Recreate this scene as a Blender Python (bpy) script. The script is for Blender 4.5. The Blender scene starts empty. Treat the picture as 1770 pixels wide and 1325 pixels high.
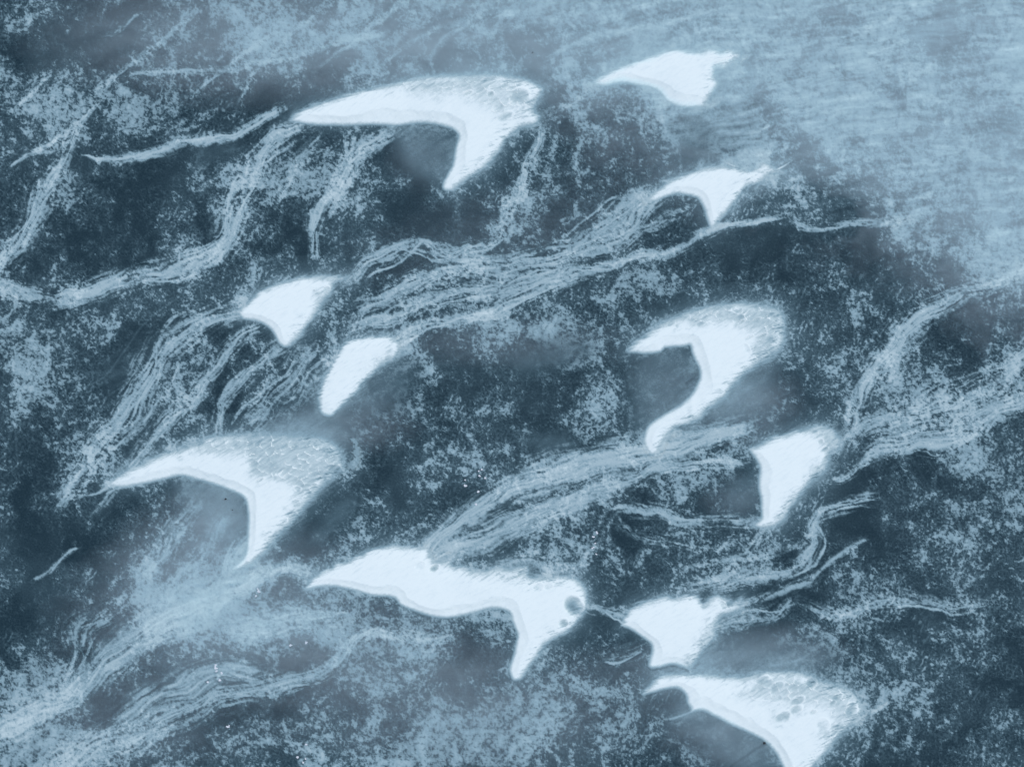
import bpy, bmesh, math, random
import numpy as np
from mathutils import Vector

# ------------------------------------------------------------------ camera, world, sun, exposure
scene = bpy.context.scene
C = scene.collection
PX = 0.05                       # metres on the ground per photograph pixel
def wx(x): return (np.asarray(x, dtype=np.float64) - 885.0) * PX
def wy(y): return (662.5 - np.asarray(y, dtype=np.float64)) * PX

cam_d = bpy.data.cameras.new("camera")
cam_d.sensor_width = 36.0
cam_d.lens = 24.0
cam_d.clip_start = 0.5
cam_d.clip_end = 5000.0
cam = bpy.data.objects.new("camera", cam_d)
cam.location = (0, 0, 59.0)     # drone looking straight down
C.objects.link(cam)
scene.camera = cam

SUN_EL, SUN_AZ = math.radians(76), math.radians(48)      # azimuth clockwise from +Y (top of picture)
world = bpy.data.worlds.new("World")
scene.world = world
world.use_nodes = True
wn = world.node_tree
for n in list(wn.nodes): wn.nodes.remove(n)
sky = wn.nodes.new("ShaderNodeTexSky")
sky.sky_type = 'NISHITA'
sky.sun_disc = False
sky.sun_elevation = SUN_EL
sky.sun_rotation = SUN_AZ
bg = wn.nodes.new("ShaderNodeBackground")
bg.inputs["Strength"].default_value = 0.15
wo = wn.nodes.new("ShaderNodeOutputWorld")
wn.links.new(sky.outputs[0], bg.inputs[0])
wn.links.new(bg.outputs[0], wo.inputs[0])

sun_d = bpy.data.lights.new("sun", 'SUN')
sun_d.energy = 1.5
sun_d.angle = math.radians(80)
sun_d.color = (1.0, 0.965, 0.92)
sun = bpy.data.objects.new("sun", sun_d)
sd = Vector((math.sin(SUN_AZ) * math.cos(SUN_EL), math.cos(SUN_AZ) * math.cos(SUN_EL), math.sin(SUN_EL)))
sun.rotation_euler = sd.to_track_quat('Z', 'Y').to_euler()
sun.location = sd * 80
C.objects.link(sun)

scene.view_settings.view_transform = 'Standard'
scene.view_settings.look = 'None'
scene.view_settings.exposure = 0.0
scene.view_settings.gamma = 1.0
scene.render.engine = 'CYCLES'
scene.cycles.use_denoising = True
scene.cycles.max_bounces = 8
scene.cycles.volume_bounces = 5

# ------------------------------------------------------------------ raster of the ground
STEP = 1.5
X0, X1, Y0, Y1 = -180.0, 1950.0, -140.0, 1465.0
NX = int((X1 - X0) / STEP) + 1
NY = int((Y1 - Y0) / STEP) + 1
gx = X0 + STEP * np.arange(NX)
gy = Y0 + STEP * np.arange(NY)
GX, GY = np.meshgrid(gx, gy)            # [row, col]
GX = GX.astype(np.float32); GY = GY.astype(np.float32)

def sstep(a, b, v):
    t = np.clip((v - a) / (b - a), 0, 1)
    return t * t * (3 - 2 * t)

def perlin(x, y, seed=0):
    rs = np.random.RandomState(seed)
    perm = rs.permutation(256).astype(np.int32)
    perm = np.concatenate([perm, perm])
    ang = rs.rand(256).astype(np.float32) * 2 * np.pi
    ga, gb = np.cos(ang), np.sin(ang)
    xf = np.floor(x); yf = np.floor(y)
    xi = xf.astype(np.int32) & 255; yi = yf.astype(np.int32) & 255
    dx = (x - xf).astype(np.float32); dy = (y - yf).astype(np.float32)
    u = dx * dx * dx * (dx * (dx * 6 - 15) + 10)
    v = dy * dy * dy * (dy * (dy * 6 - 15) + 10)
    def g(ix, iy, ox, oy):
        h = perm[perm[ix & 255] + (iy & 255)]
        return ga[h] * ox + gb[h] * oy
    a = g(xi, yi, dx, dy); b = g(xi + 1, yi, dx - 1, dy)
    c = g(xi, yi + 1, dx, dy - 1); d = g(xi + 1, yi + 1, dx - 1, dy - 1)
    return ((a + u * (b - a)) * (1 - v) + (c + u * (d - c)) * v) * 1.5

def fbm(x, y, seed, octs=3, gain=0.5):
    t = 0; a = 1.0; tot = 0
    for k in range(octs):
        t = t + a * perlin(x * 2 ** k + 17.3 * k, y * 2 ** k - 9.1 * k, seed + k)
        tot += a; a *= gain
    return t / tot

def voronoi(x, y, seed):
    """F1, F2 and the offset to the nearest seed"""
    rs = np.random.RandomState(seed)
    jx = rs.rand(64, 64).astype(np.float32); jy = rs.rand(64, 64).astype(np.float32)
    xi = np.floor(x).astype(int); yi = np.floor(y).astype(int)
    f1 = np.full(x.shape, 9.0, np.float32); f2 = f1.copy()
    ox = np.zeros_like(f1); oy = np.zeros_like(f1)
    for a in (-1, 0, 1):
        for b in (-1, 0, 1):
            cx, cy = xi + a, yi + b
            px = cx + jx[cx & 63, cy & 63]; py = cy + jy[cx & 63, cy & 63]
            dx, dy = x - px, y - py
            d = np.sqrt(dx * dx + dy * dy)
            n = d < f1
            f2 = np.where(n, f1, np.minimum(f2, d))
            ox = np.where(n, dx, ox); oy = np.where(n, dy, oy)
            f1 = np.where(n, d, f1)
    return f1, f2, ox, oy

def box(xa, ya, xb, yb):
    i0 = max(0, int((xa - X0) / STEP)); i1 = min(NX, int((xb - X0) / STEP) + 2)
    j0 = max(0, int((ya - Y0) / STEP)); j1 = min(NY, int((yb - Y0) / STEP) + 2)
    return slice(j0, j1), slice(i0, i1)

def catmull(P, spacing):
    P = np.asarray(P, float)
    Q = np.vstack([2 * P[0] - P[1], P, 2 * P[-1] - P[-2]])
    out = []
    for i in range(1, len(Q) - 2):
        n = max(2, int(np.hypot(*(Q[i + 1] - Q[i])[:2]) / spacing))
        t = (np.arange(n) / n)[:, None]
        p0, p1, p2, p3 = Q[i - 1], Q[i], Q[i + 1], Q[i + 2]
        out.append(0.5 * (2 * p1 + (p2 - p0) * t + (2 * p0 - 5 * p1 + 4 * p2 - p3) * t ** 2 + (3 * p1 - p0 - 3 * p2 + p3) * t ** 3))
    out.append(P[-1:])
    return np.vstack(out)

def segdist(x, y, P):
    """distance from every point to an open polyline"""
    best = np.full(x.shape, 1e9, np.float32)
    for a, b in zip(P[:-1], P[1:]):
        vx, vy = b[0] - a[0], b[1] - a[1]
        L = vx * vx + vy * vy + 1e-9
        t = np.clip(((x - a[0]) * vx + (y - a[1]) * vy) / L, 0, 1)
        d = (x - a[0] - t * vx) ** 2 + (y - a[1] - t * vy) ** 2
        np.minimum(best, d, out=best)
    return np.sqrt(best)

def inside(x, y, P):
    r = np.zeros(x.shape, bool)
    n = len(P)
    for i in range(n):
        xa, ya = P[i][0], P[i][1]; xb, yb = P[(i + 1) % n][0], P[(i + 1) % n][1]
        if ya == yb: continue
        r ^= ((ya > y) != (yb > y)) & (x < (xb - xa) * (y - ya) / (yb - ya) + xa)
    return r

def sdf(x, y, P):
    P = [tuple(p) for p in P]
    d = segdist(x, y, P + [P[0]])
    return np.where(inside(x, y, P), d, -d)

def blob(cx, cy, rx, ry, ang=0.0):
    """soft elliptical weight over the whole raster; ang in degrees, picture sense"""
    a = math.radians(ang)
    u = ((GX - cx) * math.cos(a) + (GY - cy) * math.sin(a)) / rx
    v = (-(GX - cx) * math.sin(a) + (GY - cy) * math.cos(a)) / ry
    return np.exp(-(u * u + v * v)).astype(np.float32)

# shared noise
wrpx = fbm(GX / 70, GY / 70, 5, 2) ; wrpy = fbm(GX / 70, GY / 70, 9, 2)
F_fine = 1.25 * fbm(GX / 8.0 + .3 * wrpx, GY / 7.2, 21, 3, 0.85)
F_mid = fbm(GX / 18 + wrpx, GY / 18 + wrpy, 31, 3, 0.6)
F_low = fbm(GX / 95 + 0.6 * wrpx, GY / 125 + 0.6 * wrpy, 41, 3, 0.5)

# ------------------------------------------------------------------ frost that lies in patches on the ice
density = np.zeros_like(GX)
for cx, cy, rx, ry, an, amp in [
    (900, 560, 120, 45, 0, .42), (1110, 525, 60, 60, 0, .45), (1000, 640, 130, 60, 0, .16), (760, 700, 90, 50, 0, .25),
    (60, 650, 50, 90, 0, .40), (160, 580, 90, 80, 0, .12), (70, 1180, 60, 60, 0, .5), (50, 1290, 80, 60, 0, .6),
    (330, 990, 110, 90, 0, .45), (430, 1050, 160, 70, 0, .35), (800, 1270, 200, 90, 0, .42), (930, 1240, 160, 60, 0, .25),
    (620, 1090, 180, 60, 0, .35), (1140, 930, 120, 40, 0, .12), (1690, 800, 50, 60, 0, .4), (1540, 640, 50, 60, 0, .35),
    (450, 30, 170, 60, 0, .35), (260, 190, 60, 40, 0, .35), (100, 190, 80, 50, 0, .3), (330, 120, 100, 50, 0, .2),
    (130, 340, 40, 40, 0, .3), (30, 140, 60, 30, 0, .3), (530, 300, 60, 50, 0, .15), (1630, 590, 60, 50, 0, .2),
    (1040, 260, 60, 60, 0, .15), (1420, 590, 60, 80, 0, .12), (1450, 1130, 50, 50, 0, .3), (1500, 1180, 60, 60, 0, .35),
    (1430, 830, 60, 60, 0, -.1), (1600, 1260, 130, 60, 0, .1), (1720, 560, 60, 60, 0, .2),
    (690, 320, 60, 80, 0, -.1), (780, 370, 60, 40, 0, -.4), (840, 350, 60, 60, 0, -.1), (1330, 430, 110, 60, 0, -.28),
    (1500, 900, 120, 60, 0, -.25), (1660, 1110, 120, 80, 0, -.12), (170, 880, 110, 60, -30, -.3), (60, 970, 90, 70, 0, -.35),
    (200, 400, 120, 60, 0, -.3), (180, 540, 120, 60, 0, -.15), (620, 890, 120, 60, 0, -.3), (1240, 890, 80, 30, 0, -.3),
    (1030, 340, 110, 40, 0, -.18), (800, 620, 90, 40, 0, -.15), (60, 90, 120, 60, 0, -.15), (40, 800, 60, 90, 0, -.2),
    (170, 1090, 60, 50, 0, -.4), (270, 1190, 80, 30, -30, -.45), (1020, 1100, 50, 60, 0, -.25), (560, 470, 60, 40, 0, -.2),
    (1470, 320, 60, 40, 0, -.15), (1700, 1230, 100, 120, 0, -.1), (940, 700, 80, 60, 0, -.05), (1560, 480, 100, 60, 0, -.1)]:
    density += amp * blob(cx, cy, rx, ry, an)

density += 0.42 * sstep(40, 260, ((GX - 250) * 700 - (GY + 60) * 1520) / 1673)
pv = F_low * 0.95 + density + 0.75 * F_mid + 0.74 * F_fine - 0.23
frost = sstep(-0.10, 0.22, pv) * (0.82 + 0.18 * sstep(.2, .8, pv))
frost *= 0.47 + 0.06 * F_mid + 0.05 * F_low
# short worm-like flecks between the patches
fl = 1 - np.abs(fbm(GX / 7 + 0.5 * wrpy, GY / 7, 61, 2, 0.6)) * 5.0
fleck = np.clip(fl, 0, 1) * sstep(-0.75, 0.35, F_low + density + 0.7 * F_mid) * (0.35 + 0.65 * sstep(-.1, .35, perlin(GX / 9, GY / 9, 77)))
fleck2 = sstep(0.22, 0.5, perlin(GX / 4.2, GY / 4.2, 81)) * sstep(-.5, .5, F_low + density)
frost = np.maximum(frost, np.maximum(0.40 * fleck, 0.30 * fleck2))
ua = GX * 0.86 + GY * 0.5 + 3 * F_mid; va = -GX * 0.5 + GY * 0.86 + 3 * F_mid
spk = perlin(ua / 4.2, va / 6.6, 91)                              # short dashes of rime, finer than the patches
spk2 = perlin(GX / 4.6, GY / 4.6, 92)
where = (0.35 + 0.65 * sstep(-.2, .2, perlin(GX / 130, GY / 130, 98))) * sstep(-0.30, 0.30, F_low * .8 + density + 0.9 * fbm(GX / 45, GY / 45, 95, 2))
frost = np.maximum(frost, where * (0.37 * sstep(0.12, 0.5, spk) + 0.10 * sstep(-.2, .5, spk2)))
frost *= 1 - 0.42 * sstep(0.30, 0.55, perlin(GX / 5.5, GY / 5.5, 96)) * sstep(.25, .42, frost)      # pin holes in the patches
frost += 0.015 + 0.03 * sstep(-0.5, 0.5, F_low)

# smooth wind-polished ice: few flecks, even blue-grey
smooth = np.zeros_like(GX); smooth_v = np.zeros_like(GX)
def polished(P, soft, val):
    Q = catmull(P + [P[0]], 12)
    xs, ys = Q[:, 0], Q[:, 1]
    s = box(xs.min() - 3 * soft, ys.min() - 3 * soft, xs.max() + 3 * soft, ys.max() + 3 * soft)
    d = sdf(GX[s] + 6 * wrpx[s], GY[s] + 6 * wrpy[s], Q[::2])
    m = sstep(-1.5 * soft, 1.5 * soft, d)
    smooth_v[s] = smooth_v[s] * (1 - m) + val * m
    smooth[s] = np.maximum(smooth[s], m)
polished([(660, 222), (700, 212), (760, 214), (800, 240), (786, 300), (760, 322), (715, 305), (685, 265)], 16, .26)
polished([(300, 860), (300, 830), (360, 822), (420, 850), (436, 890), (425, 935), (400, 955), (360, 930), (330, 890)], 18, .30)
polished([(1100, 618), (1130, 600), (1200, 600), (1215, 660), (1190, 715), (1130, 750), (1090, 740), (1085, 680)], 20, .20)
polished([(1150, 1200), (1190, 1195), (1230, 1225), (1330, 1280), (1350, 1330), (1290, 1345), (1220, 1300), (1160, 1250)], 24, .24)
polished([(1200, 1130), (1260, 1095), (1330, 1100), (1420, 1120), (1440, 1150), (1380, 1165), (1280, 1165), (1210, 1160)], 22, .25)
polished([(1270, 655), (1330, 625), (1345, 680), (1310, 735), (1240, 745), (1220, 715)], 20, .25)
polished([(610, 700), (640, 650), (690, 620), (720, 650), (690, 700), (630, 725)], 20, .19)
polished([(450, 720), (540, 700), (600, 720), (620, 760), (560, 770), (460, 760)], 20, .22)
polished([(870, 620), (960, 590), (1020, 600), (960, 640), (900, 650)], 18, .16)
polished([(1250, 840), (1300, 810), (1310, 870), (1270, 885), (1245, 870)], 14, .2)
polished([(560, 890), (600, 850), (620, 880), (560, 940), (520, 940)], 16, .2)
polished([(1160, 205), (1230, 190), (1290, 170), (1300, 240), (1220, 270), (1160, 260)], 26, .25)
polished([(330, 245), (430, 235), (420, 265), (340, 290)], 14, .12)
polished([(900, 760), (960, 740), (1010, 770), (940, 790)], 14, .18)
polished([(150, 640), (250, 580), (300, 600), (200, 680)], 24, .12)
wst = fbm((GX * -0.84 + GY * 0.54) / 60, (GX * 0.54 + GY * 0.84) / 9 + wrpx, 371, 3, 0.6)
ground = frost * (1 - smooth) + (smooth_v + 0.04 * F_mid + 0.03 * F_fine + 0.07 * wst + 0.05 * F_low + 0.18 * np.clip(frost - .25, 0, 1)) * smooth

# fine healed cracks in the ice
def crack(P, w, amp):
    global ground
    Q = catmull(P, 8)
    s = box(Q[:, 0].min() - 9, Q[:, 1].min() - 9, Q[:, 0].max() + 9, Q[:, 1].max() + 9)
    d = segdist(GX[s] + 3 * wrpx[s], GY[s] + 3 * wrpy[s], Q)
    ground[s] = np.clip(ground[s] + amp * np.exp(-(d / w) ** 2), 0.0, 1)
for P, w, a in [([(145, 672), (190, 640), (250, 560), (310, 510)], 1.6, .10), ([(180, 690), (230, 655), (260, 645)], 1.6, .08),
                ([(20, 560), (25, 700), (30, 800)], 2, .08), ([(350, 330), (380, 300), (440, 250)], 6, .07), ([(190, 700), (300, 620), (420, 540)], 1.5, .07),
                ([(1325, 1283), (1290, 1305), (1262, 1324)], 2.0, -.12), ([(1187, 662), (1202, 652)], 1.6, -.13), ([(1330, 1150), (1380, 1140), (1425, 1110)], 2, .08),
                ([(1400, 640), (1440, 560), (1470, 480)], 2, .05), ([(1560, 760), (1640, 900), (1690, 980)], 2, .05), ([(770, 1120), (800, 1180), (810, 1230)], 4, .06),
                ([(600, 700), (700, 660), (830, 600)], 3, .05), ([(530, 990), (540, 1040), (600, 1100)], 2, .06)]:
    crack(P, w, a)
ground = np.clip(ground + 0.06 * sstep(-.1, .5, fbm(GX / 190, GY / 150, 377, 3)), 0.0, 1)
# wavy streaks of blowing-snow haze at the upper right, painted into the ground cover
tt = sstep(20, 260, ((GX - 250) * 700 - (GY + 60) * 1520) / 1673 + 60 * F_low)
yw = GY + 0.15 * GX + 0.00006 * (GX - 900) * (GY - 250) + 9 * wrpx + 22 * perlin(GX / 330, GY / 200, 355)
ground = ground * (1 - .35 * tt) + tt * (0.285 + 0.24 * fbm((GX + 1.7 * yw) / 120, yw / 14 + .4 * wrpy, 351, 3, 0.6) + 0.16 * fbm((GX - 2.3 * yw) / 60, yw / 7, 361, 2, 0.6) + .05 * F_mid + .05 * F_fine)
ground = np.clip(ground, 0.0, 1)

# ------------------------------------------------------------------ braided ribbons of drifted snow
ribbons = [
 ("pale snow ribbon widening down the upper left edge of the picture", [
   ([(190, 160, 4), (165, 186, 5), (145, 203, 6), (125, 240, 8), (112, 272, 9), (92, 310, 14), (68, 350, 18), (50, 390, 18), (15, 440, 18), (-60, 530, 20)], .95)]),
 ("thin curved snow thread above the horn of the largest upper dune, fading into haze", [
   ([(205, 142, 6), (222, 134, 6), (245, 123, 5), (300, 126, 6), (350, 124, 5), (400, 121, 5), (450, 108, 5), (520, 95, 5), (600, 72, 6), (700, 48, 8)], .85)]),
 ("bright narrow snow ribbon running left from the tip of the largest upper dune", [
   ([(130, 266, 4), (185, 275, 5), (240, 272, 7), (285, 262, 8), (330, 247, 8), (385, 240, 8), (430, 218, 7), (470, 196, 7), (505, 178, 8)], 1.05)]),
 ("short thin snow wisp just left of the upper left ribbon", [
   ([(22, 284, 3), (60, 258, 5), (90, 242, 5), (114, 225, 4)], 1.05)]),
 ("small snow wisp near the upper left corner", [
   ([(38, 182, 5), (55, 165, 5), (70, 148, 4), (84, 134, 4)], .92)]),
 ("broad braided snow ribbon bending down and left from the largest upper dune", [
   ([(545, 216, 16), (500, 228, 18), (465, 245, 19), (440, 275, 20), (430, 310, 18), (412, 350, 19), (398, 390, 20), (375, 425, 20), (335, 452, 20), (270, 470, 20), (200, 487, 17), (140, 507, 16), (100, 522, 15), (60, 514, 16), (10, 500, 20), (-60, 480, 20)], 1.02)]),
 ("snow ribbon dropping from under the largest upper dune to the pale triangular dune", [
   ([(690, 222, 10), (640, 250, 14), (600, 280, 14), (585, 320, 12), (556, 350, 12), (540, 390, 10), (545, 425, 9), (556, 470, 12)], 1.05),
   ([(604, 230, 8), (592, 270, 10), (575, 330, 10)], .9),
   ([(655, 226, 8), (625, 262, 10), (600, 320, 12), (560, 380, 10)], .85), ([(560, 225, 8), (530, 270, 10), (500, 320, 10), (470, 360, 8)], .75)]),
 ("thin snow ribbon below the right end of the largest upper dune", [
   ([(935, 215, 6), (922, 262, 7), (912, 300, 8), (900, 335, 9), (872, 355, 9), (862, 390, 9)], 1.0), ([(925, 235, 5), (905, 290, 5), (888, 350, 5), (880, 390, 5)], .8)]),
 ("tangled snow braid across the middle between the two triangular dunes", [
   ([(590, 500, 14), (640, 452, 16), (700, 427, 14), (735, 422, 11), (775, 438, 12), (830, 430, 12), (862, 412, 9), (876, 385, 5)], .95),
   ([(600, 545, 18), (680, 510, 20), (740, 480, 22), (800, 462, 24), (880, 462, 26), (950, 452, 26), (1020, 425, 26), (1075, 400, 26), (1110, 360, 22), (1150, 330, 16)], .95),
   ([(590, 570, 14), (680, 545, 14), (760, 517, 16), (860, 497, 18), (940, 480, 18), (1030, 462, 14), (1100, 444, 10), (1150, 440, 8)], .95),
   ([(640, 600, 14), (690, 588, 12), (740, 562, 12), (800, 546, 14), (850, 540, 14), (880, 520, 20), (950, 492, 16), (1030, 470, 10)], 1.0),
   ([(980, 440, 16), (1040, 395, 18), (1090, 352, 16), (1135, 325, 14)], .9),
   ([(1020, 415, 12), (1100, 395, 12), (1160, 375, 10), (1200, 358, 8)], .75)]),
 ("winding snow thread under the spiked dune at the right", [
   ([(1020, 468, 8), (1100, 444, 8), (1150, 440, 8), (1195, 418, 7), (1240, 396, 7), (1290, 388, 7), (1330, 378, 6), (1362, 369, 6)], 1.05),
   ([(1362, 369, 5), (1380, 388, 6), (1420, 394, 6), (1470, 390, 6), (1530, 384, 6), (1600, 378, 8)], .95)]),
 ("wide snow braid streaming down and left from the pale triangular dune", [
   ([(440, 530, 14), (390, 540, 18), (340, 560, 22), (300, 590, 24), (265, 635, 26), (235, 690, 26), (195, 745, 24), (155, 795, 20), (120, 845, 18), (95, 890, 12)], .95),
   ([(470, 560, 9), (415, 590, 12), (370, 640, 12), (335, 690, 12), (285, 730, 13), (245, 780, 13), (205, 830, 10)], .95),
   ([(300, 610, 14), (280, 670, 18), (250, 720, 16), (215, 770, 14)], .7)]),
 ("loose snow streaks under the point of the pale triangular dune", [
   ([(490, 590, 14), (450, 625, 16), (410, 660, 14), (385, 700, 12), (372, 755, 14)], .9),
   ([(545, 590, 18), (510, 640, 24), (460, 690, 26), (420, 740, 26)], .85),
   ([(600, 600, 10), (560, 640, 12), (520, 690, 14), (470, 740, 16)], .6)]),
 ("forked snow wisp off the left horn of the scaly left dune", [
   ([(215, 825, 6), (190, 836, 6), (172, 852, 4), (150, 855, 3), (132, 866, 3)], .95),
   ([(230, 832, 8), (200, 850, 9), (178, 872, 6), (160, 890, 4)], .7)]),
 ("small bright snow splinter alone at the left edge", [
   ([(138, 948, 4), (118, 958, 4), (100, 974, 4), (82, 992, 4), (55, 1005, 3)], .85)]),
 ("soft fan of snow streaks sheltered under the scaly left dune", [
   ([(430, 930, 8), (412, 950, 12), (398, 972, 12), (394, 990, 6)], .95),
   ([(345, 862, 12), (325, 890, 18), (300, 920, 24), (275, 960, 26), (240, 1010, 26)], .85, .40),
   ([(400, 880, 8), (375, 915, 12), (350, 955, 18), (320, 1000, 26), (270, 1060, 30)], .85, .40),
   ([(420, 930, 10), (395, 965, 14), (370, 1010, 22)], .62)]),
 ("broad smooth snow tongue above the lower central dune", [
   ([(700, 985, 12), (745, 942, 16), (800, 898, 22), (860, 862, 24), (920, 832, 28), (990, 808, 34), (1060, 792, 32), (1120, 780, 28), (1190, 765, 22), (1260, 745, 18), (1320, 735, 14)], 1.05, .40),
   ([(710, 995, 12), (755, 963, 16), (820, 930, 26), (890, 905, 28), (960, 880, 28), (1030, 850, 22), (1085, 825, 18), (1140, 806, 14), (1220, 800, 12), (1310, 800, 12)], 1.0, .40)]),
 ("thin double snow streak left of the small ragged dune", [
   ([(1040, 882, 8), (1090, 880, 11), (1140, 888, 12), (1200, 902, 12), (1260, 900, 13), (1325, 905, 12)], .92)]),
 ("snow streak hooking down to the crater end of the lower central dune", [
   ([(1042, 880, 8), (1030, 915, 10), (1022, 945, 10), (1005, 978, 10), (960, 980, 14), (900, 972, 14), (850, 975, 12)], .75)]),
 ("snow braid climbing to the right edge above the small ragged dune", [
   ([(1470, 770, 12), (1478, 715, 16), (1500, 665, 20), (1540, 612, 24), (1570, 570, 24), (1610, 532, 20), (1660, 510, 14), (1710, 495, 14), (1770, 462, 16), (1860, 420, 18)], 1.0),
   ([(1530, 650, 16), (1555, 610, 22), (1580, 570, 16)], .8)]),
 ("wide tangled snow braid leaving the small ragged dune for the right edge", [
   ([(1420, 820, 7), (1455, 825, 7), (1480, 805, 8), (1510, 780, 10), (1560, 770, 14), (1620, 765, 16), (1680, 745, 16), (1740, 705, 14), (1860, 660, 14)], 1.0),
   ([(1440, 790, 8), (1480, 745, 16), (1530, 725, 24), (1600, 712, 26), (1660, 690, 24), (1720, 655, 20), (1770, 620, 18), (1860, 570, 20)], .9),
   ([(1500, 760, 14), (1570, 745, 20), (1640, 735, 20), (1700, 705, 20), (1780, 670, 18)], .9)]),
 ("crooked snow ribbon rising from the blunt dune at the lower right", [
   ([(1180, 1018, 14), (1240, 1005, 18), (1300, 995, 14), (1360, 992, 10), (1392, 968, 10), (1408, 935, 11), (1404, 910, 9), (1430, 885, 11), (1475, 868, 10), (1530, 855, 12)], .95)]),
 ("snow ribbon trailing right from the crater of the blunt dune", [
   ([(1215, 1085, 14), (1270, 1072, 14), (1330, 1058, 12), (1375, 1038, 9)], .85),
   ([(1370, 1038, 9), (1420, 1058, 11), (1470, 1060, 12), (1530, 1043, 13), (1590, 1040, 10), (1650, 1050, 9), (1730, 1045, 9)], .85)]),
 ("short snow streaks joining the two lower dunes", [
   ([(1010, 1040, 10), (1040, 1050, 12), (1090, 1075, 12)], .85),
   ([(1050, 1140, 8), (1080, 1130, 16), (1115, 1120, 12)], .7)]),
 ("long curved snow ribbon under the lower central dune running to the bottom left corner", [
   ([(800, 1105, 10), (720, 1105, 10), (650, 1095, 10), (605, 1108, 11), (565, 1150, 13), (510, 1178, 18), (430, 1192, 20), (370, 1206, 22), (310, 1238, 26), (240, 1268, 30), (160, 1300, 32), (60, 1360, 34)], .95),
   ([(470, 1170, 20), (400, 1160, 26), (330, 1180, 30), (250, 1220, 30), (190, 1270, 26)], .95, .40)]),
 ("wide frayed snow sweep between the scaly left dune and the bottom left corner", [
   ([(560, 985, 14), (480, 985, 18), (420, 1010, 30), (350, 1050, 40), (270, 1080, 40), (200, 1130, 34), (150, 1180, 28), (90, 1220, 26), (0, 1260, 30), (-80, 1290, 30)], 1.0, .40),
   ([(200, 1050, 16), (150, 1090, 24), (140, 1130, 20), (110, 1190, 22), (60, 1230, 22)], .8),
   ([(620, 1060, 20), (540, 1070, 30), (460, 1080, 34), (380, 1090, 30)], .95, .40)]),
 ("faint diagonal snow wisps along the top edge left of centre", [
   ([(540, 128, 4), (610, 74, 5), (660, 32, 6), (715, -10, 6)], .85), ([(640, 122, 4), (700, 82, 5), (765, 50, 6), (860, 18, 6)], .8),
   ([(752, 124, 4), (750, 96, 5), (772, 66, 6), (812, 38, 5)], .9)]),
 ("faint diagonal snow wisps in the top left corner sweeping down to the left", [
   ([(480, 52, 4), (405, 108, 5), (325, 165, 4)], .85), ([(345, 22, 5), (262, 85, 6), (190, 140, 6), (160, 175, 4)], .8), ([(245, 22, 4), (208, 52, 5), (180, 62, 4)], .75),
   ([(560, 20, 4), (500, 66, 5), (440, 130, 4), (410, 190, 4)], .8)]),
 ("faint snow wisps between the two topmost dunes and the top edge", [
   ([(925, 116, 5), (980, 80, 6), (1040, 58, 7), (1130, 48, 6), (1250, 15, 6)], .9), ([(940, 200, 5), (985, 180, 6), (1030, 150, 6), (1090, 140, 5)], .8)]),
 ("web of thin snow threads between the small ragged dune and the blunt dune", [
   ([(1330, 900, 5), (1295, 948, 6), (1235, 1000, 6)], .8), ([(1150, 990, 5), (1250, 968, 6), (1340, 958, 6), (1400, 930, 5)], .8),
   ([(1250, 1062, 6), (1330, 1030, 7), (1400, 1000, 6), (1450, 958, 5), (1500, 930, 4)], .85), ([(1060, 890, 5), (1120, 930, 6), (1200, 950, 6), (1290, 940, 5)], .7)]),
 ("short snow tail behind the pitted dune at the bottom", [
   ([(1470, 1255, 8), (1500, 1238, 7), (1535, 1215, 4)], .9)]),
]
rib_cov = np.zeros_like(GX)
# thin threads weave in and out of every band
wr = random.Random(4)
woven = []
for lab, bands in ribbons:
    more = list(bands)
    for P, st_ in [b_[:2] for b_ in bands if len(b_) < 3]:
        P_ = np.array(P, float)
        wmax = P_[:, 2].max()
        if len(P_) < 3 or wmax < 7: continue
        Q_ = catmull(P_, 28.0)
        T_ = np.gradient(Q_[:, :2], axis=0); T_ /= np.hypot(T_[:, 0], T_[:, 1])[:, None] + 1e-9
        for k in range(2 if wmax < 16 else 4):
            i0 = wr.randint(0, max(0, len(Q_) // 3)); i1 = len(Q_) - wr.randint(0, max(0, len(Q_) // 3))
            if i1 - i0 < 4: continue
            ph, fr = wr.uniform(0, 6.28), wr.uniform(.35, .75); am = wr.uniform(.7, 1.5); of = wr.uniform(-.5, .5)
            idx = np.arange(i0, i1)
            off = Q_[idx, 2] * (of + am * np.sin(ph + fr * idx) * (0.6 + .4 * np.sin(1.7 * ph + .23 * idx)))
            more.append(([(Q_[i, 0] - T_[i, 1] * o_, Q_[i, 1] + T_[i, 0] * o_, wr.uniform(1.8, 3.6)) for i, o_ in zip(idx, off)], wr.uniform(.6, 1.0)))
    woven.append((lab, more))
ribbons = woven
rib_id = np.full(GX.shape, -1, np.int16)
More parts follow.
